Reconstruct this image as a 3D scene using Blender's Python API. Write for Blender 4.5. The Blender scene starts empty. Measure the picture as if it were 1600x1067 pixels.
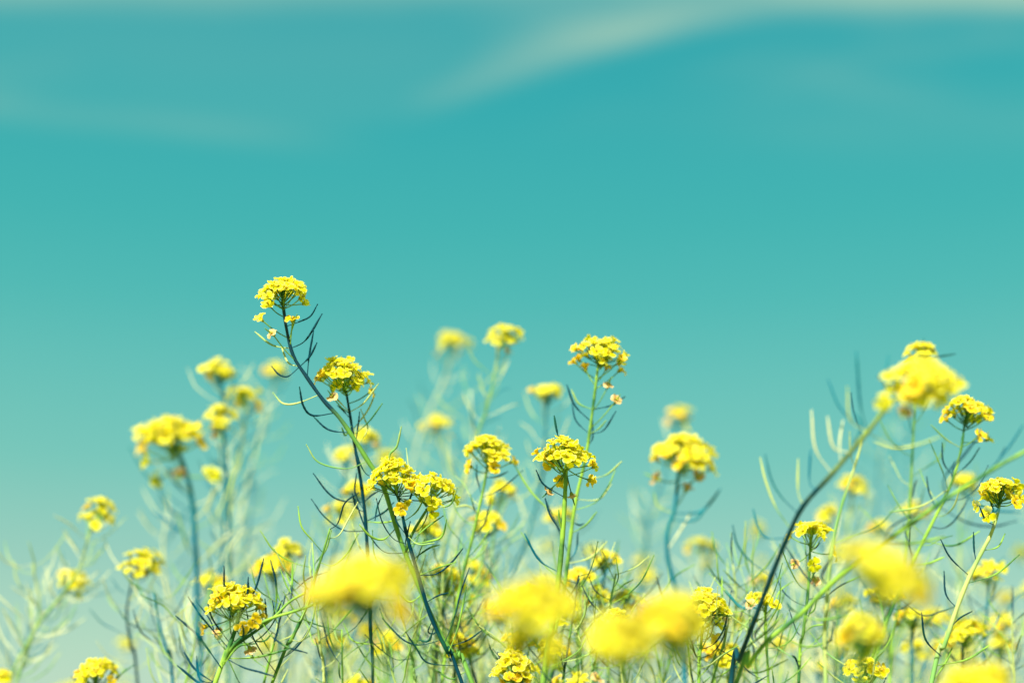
import bpy, math, random
from mathutils import Vector, Matrix, Quaternion, noise
R = math.radians
random.seed(11)
rnd = random.random
def U(a, b): return a + (b - a) * random.random()
S = bpy.context.scene
COL = S.collection

# ------------------------------------------------------------------ camera
PITCH = 14.5
CAM = Vector((0, 0, 0.85))
FPX = 2222.0
cd = bpy.data.cameras.new('camera'); cam = bpy.data.objects.new('camera', cd); COL.objects.link(cam)
cam.location = CAM; cam.rotation_euler = (R(90 + PITCH), 0, 0)
cd.lens = 50; cd.sensor_width = 36; cd.clip_start = 0.02; cd.clip_end = 3000
cd.dof.use_dof = True; cd.dof.focus_distance = 1.03; cd.dof.aperture_fstop = 2.25
cd.dof.aperture_blades = 0
S.camera = cam
FW = Vector((0, math.cos(R(PITCH)), math.sin(R(PITCH)))); UP = Vector((0, -math.sin(R(PITCH)), math.cos(R(PITCH)))); RT = Vector((1, 0, 0))
def W(x, y, d): return CAM + d * (FW + RT * ((x - 800) / FPX) + UP * ((533.5 - y) / FPX))

# ------------------------------------------------------------------ light
SUN_EL, SUN_AZ = 42.0, -156.0     # azimuth measured from +Y (view direction) towards +X
sdir = Vector((math.sin(R(SUN_AZ)) * math.cos(R(SUN_EL)), math.cos(R(SUN_AZ)) * math.cos(R(SUN_EL)), math.sin(R(SUN_EL))))
ld = bpy.data.lights.new('sun', 'SUN'); ld.energy = 5.0; ld.angle = R(0.53); ld.color = (1, 0.96, 0.86)
sun = bpy.data.objects.new('sun', ld); COL.objects.link(sun)
sun.rotation_euler = sdir.to_track_quat('Z', 'Y').to_euler(); sun.location = (0, 0, 8)

def srgb(r, g, b):
    f = lambda c: (c / 255 / 12.92) if c <= 10 else ((c / 255 + .055) / 1.055) ** 2.4
    return (f(r), f(g), f(b), 1)

w = bpy.data.worlds.new('World'); S.world = w; w.use_nodes = True
nt = w.node_tree; nt.nodes.clear(); N = nt.nodes.new; L = nt.links.new
out = N('ShaderNodeOutputWorld'); bg = N('ShaderNodeBackground'); bg.inputs[1].default_value = 0.398; L(bg.outputs[0], out.inputs[0])
def M(op, a, b=None, c=None, clamp=False):
    n = N('ShaderNodeMath'); n.operation = op; n.use_clamp = clamp
    for i, v in enumerate((a, b, c)):
        if v is None: continue
        if isinstance(v, (int, float)): n.inputs[i].default_value = v
        else: L(v, n.inputs[i])
    return n.outputs[0]
tc = N('ShaderNodeTexCoord'); sp = N('ShaderNodeSeparateXYZ'); L(tc.outputs['Generated'], sp.inputs[0])
X, Y, Z = sp.outputs
el = M('DIVIDE', M('ARCSINE', Z), math.pi / 180)            # elevation in degrees
mr = N('ShaderNodeMapRange'); L(el, mr.inputs[0]); mr.inputs[1].default_value = 0; mr.inputs[2].default_value = 90
ramp = N('ShaderNodeValToRGB'); L(mr.outputs[0], ramp.inputs[0])
stops = [(0.0, (198, 220, 198)), (2.6, (182, 212, 190)), (5.5, (158, 201, 184)), (9.5, (122, 195, 181)), (13, (103, 190, 180)), (16, (82, 184, 177)), (19, (68, 179, 175)), (24, (54, 171, 174)), (32, (50, 160, 170)), (90, (20, 105, 140))]
cr = ramp.color_ramp
while len(cr.elements) > 1: cr.elements.remove(cr.elements[-1])
cr.elements[0].position = 0; cr.elements[0].color = srgb(*stops[0][1])
for e, c in stops[1:]:
    q = cr.elements.new(e / 90); q.color = srgb(*c)
# thin high cloud: tangent-plane coordinates of the sky towards +Y
ay = M('MAXIMUM', M('ABSOLUTE', Y), 0.05)
u = M('DIVIDE', X, ay); v = M('DIVIDE', Z, ay)
cmb = N('ShaderNodeCombineXYZ'); L(u, cmb.inputs[0]); L(v, cmb.inputs[1])
mp = N('ShaderNodeMapping'); mp.inputs['Rotation'].default_value = (0, 0, R(-14)); mp.inputs['Scale'].default_value = (2.2, 9, 1); L(cmb.outputs[0], mp.inputs[0])
nz = N('ShaderNodeTexNoise'); nz.inputs['Scale'].default_value = 1.3; nz.inputs['Detail'].default_value = 4; nz.inputs['Roughness'].default_value = .45; L(mp.outputs[0], nz.inputs[0])
fc = N('ShaderNodeFloatCurve')
mu = M('MULTIPLY_ADD', u, 1.0, 0.5, clamp=True); L(mu, fc.inputs['Value'])
# lower edge of the cloud veil as traced through the sky (u, v)
def uv(x, y):
    p = W(x, y, 1) - CAM; return p.x / p.y, p.z / p.y
pts = [(-600, 400), (0, 190), (350, 225), (620, 205), (800, 140), (1000, 80), (1120, 50), (1300, 28), (1600, 30), (2300, 40)]
cv = fc.mapping.curves[0]
pl = [(min(1, max(0, uv(*p)[0] + .5)), uv(*p)[1]) for p in pts]
cv.points[0].location = (0, pl[0][1]); cv.points[1].location = (1, pl[-1][1])
for p in pl[1:-1]: cv.points.new(*p)
fc.mapping.update()
nzc = M('SUBTRACT', nz.outputs[0], 0.5)
dv = M('ADD', M('SUBTRACT', v, fc.outputs[0]), M('MULTIPLY', nzc, 0.012))
edge = N('ShaderNodeMapRange'); edge.interpolation_type = 'SMOOTHERSTEP'; L(dv, edge.inputs[0])
edge.inputs[1].default_value = -0.006; edge.inputs[2].default_value = 0.024
# stronger towards the right where the veil is thick, and in a thin ridge by its edge
rt_ = N('ShaderNodeMapRange'); rt_.interpolation_type = 'SMOOTHERSTEP'; L(u, rt_.inputs[0]); rt_.inputs[1].default_value = -0.17; rt_.inputs[2].default_value = 0.14; rt_.inputs[3].default_value = 0.0; rt_.inputs[4].default_value = .8
rg = N('ShaderNodeMapRange'); rg.interpolation_type = 'SMOOTHERSTEP'; L(dv, rg.inputs[0]); rg.inputs[1].default_value = 0.06; rg.inputs[2].default_value = 0.012; rg.inputs[3].default_value = .26; rg.inputs[4].default_value = 1.0
st = N('ShaderNodeMapRange'); L(nz.outputs[0], st.inputs[0]); st.inputs[1].default_value = .3; st.inputs[2].default_value = .7; st.inputs[3].default_value = .55; st.inputs[4].default_value = 1.15
mp2 = N('ShaderNodeMapping'); mp2.inputs['Rotation'].default_value = (0, 0, R(-24)); mp2.inputs['Scale'].default_value = (3.0, 22, 1); L(cmb.outputs[0], mp2.inputs[0])
nz3 = N('ShaderNodeTexNoise'); nz3.inputs['Scale'].default_value = 1.6; nz3.inputs['Detail'].default_value = 5; nz3.inputs['Roughness'].default_value = .55; L(mp2.outputs[0], nz3.inputs[0])
s3 = N('ShaderNodeMapRange'); L(nz3.outputs[0], s3.inputs[0]); s3.inputs[1].default_value = .32; s3.inputs[2].default_value = .66; s3.inputs[3].default_value = .62; s3.inputs[4].default_value = 1.15
ridge = M('MULTIPLY', M('MULTIPLY', rg.outputs[0], rt_.outputs[0]), s3.outputs[0])
veil = M('MULTIPLY', st.outputs[0], 0.09)
dens = M('MULTIPLY', edge.outputs[0], M('MAXIMUM', ridge, veil), clamp=True)
# a second broad faint veil high on the left
nz2 = N('ShaderNodeTexNoise'); nz2.inputs['Scale'].default_value = .9; nz2.inputs['Detail'].default_value = 3; L(mp.outputs[0], nz2.inputs[0])
v2 = N('ShaderNodeMapRange'); v2.interpolation_type = 'SMOOTHERSTEP'; L(nz2.outputs[0], v2.inputs[0]); v2.inputs[1].default_value = .45; v2.inputs[2].default_value = .75; v2.inputs[4].default_value = .3
hi = N('ShaderNodeMapRange'); hi.interpolation_type = 'SMOOTHERSTEP'; L(v, hi.inputs[0]); hi.inputs[1].default_value = uv(800, 330)[1]; hi.inputs[2].default_value = uv(800, 0)[1]; hi.inputs[4].default_value = 1
tp = N('ShaderNodeMapRange'); tp.interpolation_type = 'SMOOTHERSTEP'; L(M('ADD', v, M('MULTIPLY', nzc, .05)), tp.inputs[0]); tp.inputs[1].default_value = uv(800, 55)[1]; tp.inputs[2].default_value = uv(800, -40)[1]; tp.inputs[4].default_value = .5
a0, a1 = uv(0, 172), uv(430, 214); b_ = (a1[1] - a0[1]) / (a1[0] - a0[0])
ln_ = M('ADD', M('MULTIPLY', u, b_), a0[1] - b_ * a0[0])
dd_ = M('ADD', M('ABSOLUTE', M('SUBTRACT', v, ln_)), M('MULTIPLY', nzc, .02))
lb_ = N('ShaderNodeMapRange'); lb_.interpolation_type = 'SMOOTHERSTEP'; L(dd_, lb_.inputs[0]); lb_.inputs[1].default_value = .02; lb_.inputs[2].default_value = -.004; lb_.inputs[4].default_value = .14
lm_ = N('ShaderNodeMapRange'); lm_.interpolation_type = 'SMOOTHERSTEP'; L(u, lm_.inputs[0]); lm_.inputs[1].default_value = -.06; lm_.inputs[2].default_value = -.25
lstk = M('MULTIPLY', lb_.outputs[0], lm_.outputs[0])
dens = M('ADD', dens, lstk)
tot = M('ADD', M('MULTIPLY', v2.outputs[0], hi.outputs[0]), dens)
tot = M('MAXIMUM', tot, tp.outputs[0])
tot = M('MINIMUM', tot, 0.95)
mx = N('ShaderNodeMix'); mx.data_type = 'RGBA'; L(tot, mx.inputs[0]); L(ramp.outputs[0], mx.inputs[6]); mx.inputs[7].default_value = srgb(170, 208, 184)
sky = N('ShaderNodeTexSky'); sky.sky_type = 'NISHITA'; sky.sun_disc = False; sky.sun_elevation = R(SUN_EL); sky.sun_rotation = R(SUN_AZ)
skm = N('ShaderNodeMix'); skm.data_type = 'RGBA'; skm.blend_type = 'MULTIPLY'; skm.inputs[0].default_value = 1
L(sky.outputs[0], skm.inputs[6]); skm.inputs[7].default_value = (0.03, 0.12, 0.09, 1)
fin = N('ShaderNodeMix'); fin.data_type = 'RGBA'; fin.inputs[0].default_value = 0.12; L(mx.outputs[2], fin.inputs[6]); L(skm.outputs[2], fin.inputs[7])
L(fin.outputs[2], bg.inputs[0])

vs = S.view_settings; vs.view_transform = 'Standard'; vs.look = 'None'; vs.exposure = 1.4; vs.gamma = 1; vs.use_curve_mapping = False
S.render.engine = 'CYCLES'
try:
    S.cycles.use_denoising = True
    S.cycles.max_bounces = 6; S.cycles.transmission_bounces = 4; S.cycles.transparent_max_bounces = 4
except Exception: pass

# ------------------------------------------------------------------ materials
def new_mat(name):
    m = bpy.data.materials.new(name); m.use_nodes = True; t = m.node_tree; t.nodes.clear()
    o = t.nodes.new('ShaderNodeOutputMaterial'); return m, t, o
def petal_mat(name, c1, c2, rim, trans=.62):
    m, t, o = new_mat(name); n = t.nodes.new; l = t.links.new
    oi = n('ShaderNodeObjectInfo'); tcx = n('ShaderNodeTexCoord'); nz = n('ShaderNodeTexNoise'); nz.inputs['Scale'].default_value = 350; l(tcx.outputs['Object'], nz.inputs[0])
    a = n('ShaderNodeMix'); a.data_type = 'RGBA'; l(nz.outputs[0], a.inputs[0]); a.inputs[6].default_value = (*c1, 1); a.inputs[7].default_value = (*c2, 1)
    at = n('ShaderNodeAttribute'); at.attribute_name = 'rim'
    r = n('ShaderNodeMapRange'); l(at.outputs['Fac'], r.inputs[0]); r.inputs[1].default_value = .55; r.inputs[2].default_value = 1; r.inputs[4].default_value = .8
    b = n('ShaderNodeMix'); b.data_type = 'RGBA'; l(r.outputs[0], b.inputs[0]); l(a.outputs[2], b.inputs[6]); b.inputs[7].default_value = (*rim, 1)  # pale petal edge: bright cream halo put into the petal colour
    p = n('ShaderNodeBsdfPrincipled'); l(b.outputs[2], p.inputs['Base Color']); p.inputs['Roughness'].default_value = .5; p.inputs['Specular IOR Level'].default_value = .3
    tr = n('ShaderNodeBsdfTranslucent'); l(b.outputs[2], tr.inputs[0])
    ms = n('ShaderNodeMixShader'); ms.inputs[0].default_value = trans; l(p.outputs[0], ms.inputs[1]); l(tr.outputs[0], ms.inputs[2]); l(ms.outputs[0], o.inputs[0])
    return m
def stem_mat(name, c1, c2, scale, lo=.42, hi=.6, rough=.6, spec=.08):
    m, t, o = new_mat(name); n = t.nodes.new; l = t.links.new
    g = n('ShaderNodeNewGeometry'); nz = n('ShaderNodeTexNoise'); nz.inputs['Scale'].default_value = scale; nz.inputs['Detail'].default_value = 3; l(g.outputs['Position'], nz.inputs[0])
    r = n('ShaderNodeMapRange'); l(nz.outputs[0], r.inputs[0]); r.inputs[1].default_value = lo; r.inputs[2].default_value = hi
    a = n('ShaderNodeMix'); a.data_type = 'RGBA'; l(r.outputs[0], a.inputs[0]); a.inputs[6].default_value = (*c1, 1); a.inputs[7].default_value = (*c2, 1)
    p = n('ShaderNodeBsdfPrincipled'); l(a.outputs[2], p.inputs['Base Color']); p.inputs['Roughness'].default_value = rough; p.inputs['Specular IOR Level'].default_value = spec
    bp = n('ShaderNodeBump'); bp.inputs['Strength'].default_value = .25; bp.inputs['Distance'].default_value = .0004
    n2 = n('ShaderNodeTexNoise'); n2.inputs['Scale'].default_value = 900; l(g.outputs['Position'], n2.inputs[0]); l(n2.outputs[0], bp.inputs['Height']); l(bp.outputs[0], p.inputs['Normal'])
    l(p.outputs[0], o.inputs[0]); return m
PY = petal_mat('petal_yellow', (.87, .79, .004), (.84, .73, .003), (.91, .86, .28))
PO = petal_mat('petal_orange', (.82, .50, .004), (.86, .62, .004), (.9, .74, .15), .5)
PP = petal_mat('petal_faded', (.62, .46, .20), (.66, .32, .08), (.7, .58, .3), .35)
ST = {  # natural variety, with sunlit pale and shaded navy looks painted into the colours
 'dark':  stem_mat('stem_navy', (.0, .028, .042), (.006, .06, .035), 34, .52, .68),
 'mix':   stem_mat('stem_mottled', (.001, .028, .044), (.13, .27, .03), 30, .47, .57),
 'green': stem_mat('stem_green', (.03, .11, .03), (.20, .34, .04), 45, .4, .6),
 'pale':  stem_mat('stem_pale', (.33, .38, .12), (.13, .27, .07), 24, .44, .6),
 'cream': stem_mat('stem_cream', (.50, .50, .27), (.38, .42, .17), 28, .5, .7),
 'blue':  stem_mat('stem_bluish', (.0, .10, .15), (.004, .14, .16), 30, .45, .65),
}
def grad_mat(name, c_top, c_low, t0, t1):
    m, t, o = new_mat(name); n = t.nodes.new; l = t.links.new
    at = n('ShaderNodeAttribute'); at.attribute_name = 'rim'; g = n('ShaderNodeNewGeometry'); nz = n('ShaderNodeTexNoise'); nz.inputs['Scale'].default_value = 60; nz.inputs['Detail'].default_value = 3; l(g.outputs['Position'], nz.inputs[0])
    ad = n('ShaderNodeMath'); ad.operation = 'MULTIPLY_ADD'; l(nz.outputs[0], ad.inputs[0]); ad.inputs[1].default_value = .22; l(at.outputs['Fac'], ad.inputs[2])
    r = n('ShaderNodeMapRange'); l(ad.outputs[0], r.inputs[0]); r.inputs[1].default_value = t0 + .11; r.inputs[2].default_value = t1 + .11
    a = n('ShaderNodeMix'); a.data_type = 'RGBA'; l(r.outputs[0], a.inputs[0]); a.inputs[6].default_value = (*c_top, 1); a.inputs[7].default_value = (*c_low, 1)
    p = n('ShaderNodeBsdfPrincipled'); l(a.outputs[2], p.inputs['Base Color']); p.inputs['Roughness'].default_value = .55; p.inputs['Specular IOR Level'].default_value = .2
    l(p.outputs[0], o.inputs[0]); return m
ST['navytop'] = grad_mat('stem_navy_to_green', (.0, .026, .042), (.09, .21, .03), .27, .38)  # shaded upper stretch and lit lower stretch painted into the stem colour
ST['greentop'] = grad_mat('stem_green_to_navy', (.26, .34, .05), (.0, .034, .046), .24, .42)  # lit upper stretch and shaded lower stretch painted into the stem colour
BUD = stem_mat('bud_green', (.20, .30, .02), (.45, .46, .02), 300)
SEP = petal_mat('sepal', (.5, .52, .03), (.36, .42, .03), (.5, .5, .05), .3)
MATS = list(ST.keys())

# ------------------------------------------------------------------ mesh tools
class MB:
    def __init__(s): s.v = []; s.f = []; s.m = []; s.rim = []; s.mats = []
    def mi(s, mat):
        if mat not in s.mats: s.mats.append(mat)
        return s.mats.index(mat)
    def add(s, vs, fs, mat, rim=None):
        o = len(s.v); s.v += [tuple(p) for p in vs]; s.rim += (list(rim) if rim else [0.0] * len(vs))
        k = s.mi(mat)
        for f in fs: s.f.append(tuple(i + o for i in f)); s.m.append(k)
    def merge(s, mb, mtx):
        o = len(s.v); s.v += [tuple(mtx @ Vector(p)) for p in mb.v]; s.rim += mb.rim
        for f, mm in zip(mb.f, mb.m): s.f.append(tuple(i + o for i in f)); s.m.append(s.mi(mb.mats[mm]))
    def mesh(s, name, org=Vector((0, 0, 0))):
        me = bpy.data.meshes.new(name)
        me.from_pydata([(p[0] - org.x, p[1] - org.y, p[2] - org.z) for p in s.v], [], s.f)
        for mt in s.mats: me.materials.append(mt)
        me.polygons.foreach_set('material_index', s.m); me.polygons.foreach_set('use_smooth', [True] * len(s.f))
        a = me.attributes.new('rim', 'FLOAT', 'POINT'); a.data.foreach_set('value', s.rim)
        me.update(); return me
def cat(P, k=4):
    """Catmull-Rom through a list of Vectors"""
    if len(P) < 3:
        return [P[0].lerp(P[-1], i / k) for i in range(k + 1)]
    Q = [P[0] * 2 - P[1]] + P + [P[-1] * 2 - P[-2]]; o = []
    for i in range(1, len(Q) - 2):
        a, b, c, d = Q[i - 1:i + 3]
        for j in range(k):
            t = j / k; o.append(.5 * ((2 * b) + (c - a) * t + (2 * a - 5 * b + 4 * c - d) * t * t + (3 * b - a - 3 * c + d) * t ** 3))
    o.append(P[-1].copy()); return o
def tube(mb, P, rad, mat, ns=6):
    """sweep; rad is a function of t in 0..1"""
    n = len(P); vs = []; fs = []
    t = (P[1] - P[0]).normalized(); nrm = t.orthogonal().normalized()
    for i, p in enumerate(P):
        tt = ((P[min(i + 1, n - 1)] - P[max(i - 1, 0)])).normalized()
        nrm = (nrm - tt * nrm.dot(tt)).normalized(); bn = tt.cross(nrm)
        r = rad(i / (n - 1))
        for k in range(ns):
            a = 2 * math.pi * k / ns; vs.append(p + (nrm * math.cos(a) + bn * math.sin(a)) * r)
    for i in range(n - 1):
        for k in range(ns):
            fs.append((i * ns + k, i * ns + (k + 1) % ns, (i + 1) * ns + (k + 1) % ns, (i + 1) * ns + k))
    fs.append(tuple(reversed(range(ns)))); fs.append(tuple((n - 1) * ns + k for k in range(ns)))
    mb.add(vs, fs, mat, [i / (n - 1) for i in range(n) for _ in range(ns)])
def blob(mb, c, ax, rl, rw, mat, ns=6, nr=5):
    P = [c + ax * (rl * math.cos(math.pi * (1 - i / nr))) for i in range(nr + 1)]
    tube(mb, P, lambda t: max(.00005, rw * math.sin(math.pi * min(.97, max(.03, t)))), mat, ns)

def flower_mb(kind):
    """four clawed petals in a cross, sepals, stamens; unit: metres, faces +Z, origin at the receptacle"""
    mb = MB(); pm = {'y': PY, 'o': PO, 'p': PP}[kind]
    Lp = .0058 if kind != 'p' else .0045
    cup = U(.1, .75) if kind == 'y' else U(.5, 1.3)
    for q in range(4):
        a0 = q * math.pi / 2 + U(-.16, .16) + (.12 if q % 2 else -.12)
        dr = cup + U(-.35, .35); curl = U(-.5, .15) if kind == 'y' else U(-.9, -.2)
        rows, cols = 5, 5; vs = []; rim = []
        tw = U(-.3, .3)
        for i in range(rows + 1):
            t = i / rows
            wd = (.0006 + .0027 * math.sin(min(1, max(0, (t - .12) / .88)) ** .75 * math.pi * .74) ** 1.0)
            if t > .93: wd *= .62
            ang = dr * (1 - t) + (dr + curl) * t
            s = t * Lp
            rr = s * math.cos(ang * .8) + .0006; zz = s * math.sin(ang * .8) + .0012 * math.sin(t * 3)
            for j in range(cols):
                c = (j / (cols - 1) - .5) * 2
                yy = c * wd; notch = -.0006 * (1 - abs(c)) ** 2 if i == rows else 0
                z2 = zz + .0009 * (c * c) * t + .0005 * math.sin(c * 5 + q * 2 + t * 4) * t + tw * yy
                x2 = rr + notch
                vs.append(Vector((x2 * math.cos(a0) - yy * math.sin(a0), x2 * math.sin(a0) + yy * math.cos(a0), z2)))
                rim.append(max(abs(c) ** 3, t ** 5) if t > .3 else 0)
        fs = [(i * cols + j, i * cols + j + 1, (i + 1) * cols + j + 1, (i + 1) * cols + j) for i in range(rows) for j in range(cols - 1)]
        mb.add(vs, fs, pm, rim)
    for q in range(4):
        a = q * math.pi / 2 + .78; dx = Vector((math.cos(a), math.sin(a), 0))
        blob(mb, dx * .0011 + Vector((0, 0, -.0004)), (Vector((0, 0, 1)) + dx * .35).normalized(), .002, .0006, SEP, 4, 4)
    for q in range(6):
        a = q * math.pi / 3 + .3; dx = Vector((math.cos(a), math.sin(a), 0))
        tube(mb, [Vector((0, 0, 0)), dx * .0009 + Vector((0, 0, .0026)), dx * .0014 + Vector((0, 0, .0036))], lambda t: .00018 + .00025 * (t > .8), PO if q % 2 else SEP, 4)
    return mb
FMB = {k: [flower_mb(k) for _ in range(6)] for k in 'yop'}
FME = {k: [m.mesh('flower_' + k) for m in FMB[k]] for k in 'yop'}

def obj(name, me, parent=None, loc=None):
    o = bpy.data.objects.new(name, me); COL.objects.link(o)
    if parent: o.parent = parent
    if loc is not None: o.location = loc
    return o

def orient(nrm, spin, sc, loc):
    q = nrm.to_track_quat('Z', 'Y')
    return Matrix.Translation(loc) @ q.to_matrix().to_4x4() @ Matrix.Rotation(spin, 4, 'Z') @ Matrix.Scale(sc, 4)

def add_head(root, base, C, apex, axis, w, h, n, split, stalk, strag=(), fade=0.0, dense=True, bud=True):
    """flower head: pedicels and buds in one mesh, every open flower its own child (split) or merged when too far away"""
    mb = MB(); fl = []
    w *= 1.09; rw = w / 2 - .0030; rh = max(.0028, h / 2 - .0032)
    side = axis.cross(Vector((0, 1, 0))).normalized(); fw = side.cross(axis).normalized()
    kx = U(.9, 1.1); tilt = U(-.2, .2); gap = U(0, 6.3); gw = U(-1, .9)
    for i in range(n):
        f = (i + .6) / n; r = math.sqrt(f) * U(.92, 1.05); ph = i * 2.39996 + U(-.3, .3)
        lump = 1 + .2 * math.sin(ph * 2 + kx * 9) + U(-.08, .08)
        px = rw * r * math.cos(ph) * lump; py = rw * r * math.sin(ph) * .9 * lump
        pz = rh * (1 - 1.75 * min(1.08, r) ** 2.1) + U(-.0024, .0024) + tilt * px
        if r > .75 and rnd() < .2: pz -= U(.001, .004)
        if r > .5 and math.cos(ph - gap) > 1 - gw * .35 and rnd() < .7: continue
        if r > .4 and rnd() < .2: pz -= U(.003, .010); px *= .9
        if rnd() < .1: px *= 1.18; py *= 1.18; pz += .001
        p = C + side * px + fw * py + axis * pz
        nr = (axis * (1.3 - .65 * r) + side * math.cos(ph) * r * .8 + fw * math.sin(ph) * r * .8 + Vector((U(-.3, .3), U(-.3, .3), U(-.2, .3)))).normalized()
        old_shaded = r > .72 and (px > 0) and pz < 0 and rnd() < .42  # ageing flowers, kept lower right so orange also paints the head's shaded side
        fl.append((p, nr, 'o' if old_shaded or rnd() < fade else 'y', U(.72, 1.06)))
        o = apex - axis * (U(.001, .007) + .008 * r)
        mid = o.lerp(p, .5) + axis * .1 * (p - o).length * -.4
        tube(mb, cat([o, mid, p - nr * .0006], 3), lambda t: .00036 + .00012 * t, stalk, 4)
    if bud:
        for i in range(11):
            ph = i * 2.4; r = .0035 * math.sqrt(i / 11)
            c = C + axis * (rh * .75 - .003 + U(0, .0015)) + side * r * math.cos(ph) + fw * r * math.sin(ph)
            blob(mb, c, (axis + (side * math.cos(ph) + fw * math.sin(ph)) * r * 90).normalized(), .0022, .0010, BUD, 5, 5)
            tube(mb, [apex - axis * .002, c - axis * .001], lambda t: .0003, stalk, 4)
    for (a, p, k) in strag:
        nr = ((p - a).normalized() + Vector((U(-.3, .3), U(-.5, 0), U(-.2, .5)))).normalized()
        fl.append((p, nr, k, U(.8, 1.0)))
        mid = a.lerp(p, .5) - Vector((0, 0, .0012))
        tube(mb, cat([a, mid, p], 3), lambda t: .0004 + .0001 * t, stalk, 5)
        if k == 'p': blob(mb, p + nr * .004, nr, .005, .0006, stalk, 5, 4)
    if not split:
        for p, nr, k, s in fl:
            mb.merge(random.choice(FMB[k]), orient(nr, U(0, 6.3), s, p))
    hd = obj('flower_head', mb.mesh('flower_head', base), root)
    if split:
        for p, nr, k, s in fl:
            o = obj('flower', random.choice(FME[k]), hd); o.matrix_basis = orient(nr, U(0, 6.3), s, p - base)
    return hd

def add_pod(root, base, P, stalk, rpod, sides=6):
    """pedicel, joint and seed pod with its beak, bending through the points P (attachment first)"""
    Q = cat(P, 5); ln = [0]
    for a, b in zip(Q, Q[1:]): ln.append(ln[-1] + (b - a).length)
    T = ln[-1]; n = len(Q); ped = U(.26, .36); ph = U(0, 6); kn = U(38, 60)
    def rad(t):
        s = ln[min(n - 1, int(round(t * (n - 1))))] / T
        if s < ped: return max(.00028, rpod * .42)
        q = (s - ped) / (1 - ped)
        if q > .9: return rpod * (.55 if q < .97 else .42)
        return rpod * (.62 + .38 * math.sin(math.pi * min(1, q * 1.05)) ** .5 + .07 * math.sin(q * kn + ph))
    Q2 = cat(Q, 2); 
    mb = MB()
    ln2 = [0]
    for a, b in zip(Q2, Q2[1:]): ln2.append(ln2[-1] + (b - a).length)
    nn = len(Q2)
    def rad2(t):
        s = ln2[min(nn - 1, int(round(t * (nn - 1))))] / T
        if s < ped: return max(.0003, rpod * .42)
        q = (s - ped) / (1 - ped)
        if q > .88: return rpod * (.5 if q < .96 else .4)
        return rpod * .88 * (.62 + .38 * math.sin(math.pi * min(1, q * 1.05)) ** .5 + .10 * math.sin(q * kn + ph))
    tube(mb, Q2, rad2, stalk, sides)
    blob(mb, Q2[-1], (Q2[-1] - Q2[-2]).normalized(), .0007, .00052, stalk, 5, 4)
    return obj('seed_pod', mb.mesh('seed_pod', base), root)

def to_ground(P):
    """continue a stem from its last traced point down to the soil"""
    e = P[-1]; dirn = (P[-1] - P[-2]).normalized()
    h = e.z; dx = dirn.x / max(.25, -dirn.z); dx = max(-.5, min(.5, dx))
    q1 = e + Vector((dx * h * .22, 0, -h * .3)); q2 = e + Vector((dx * h * .38, 0, -h * .65)); q3 = e + Vector((dx * h * .46, 0, -h))
    return P + [q1, q2, Vector((q3.x, q3.y, 0))]

def path_at(P, t):
    f = t * (len(P) - 1); i = min(len(P) - 2, int(f)); return P[i].lerp(P[i + 1], f - i), (P[i + 1] - P[i]).normalized()

def auto_pods(root, base, path, n, t0, t1, stalks, L0, r, up=.5, jit=1):
    r *= .78
    ph = U(0, 6.3)
    for i in range(n):
        t = t0 + (t1 - t0) * (i + U(-.3, .3)) / max(1, n - 1); t = min(.985, max(.01, t))
        p, tn = path_at(path, t); tn = -tn      # towards the top of the plant
        ph += 2.39996 + U(-.35, .35)
        s = tn.orthogonal().normalized(); b = tn.cross(s)
        o = (s * math.cos(ph) + b * math.sin(ph)).normalized()
        Ln = L0 * U(.5, 1.3)
        a1 = U(.8, 1.45); d1 = (o * math.sin(a1) + tn * math.cos(a1)).normalized()
        d2 = (o * U(.5, 1.25) + tn * .3 + Vector((0, 0, up * .5 + U(0, .45)))).normalized()
        d3 = (d2 * .8 + Vector((U(-.25, .25), U(-.25, .25), U(.1, .9)))).normalized()
        if rnd() < .12: d3 = (d3 + o * 1.2).normalized()
        p1 = p + d1 * Ln * .3; p2 = p1 + d2 * Ln * .35; p3 = p2 + d3 * Ln * .38
        add_pod(root, base, [p, p1, p2, p3], ST[random.choice(stalks)], r * U(.75, 1.25), 5)

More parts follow.
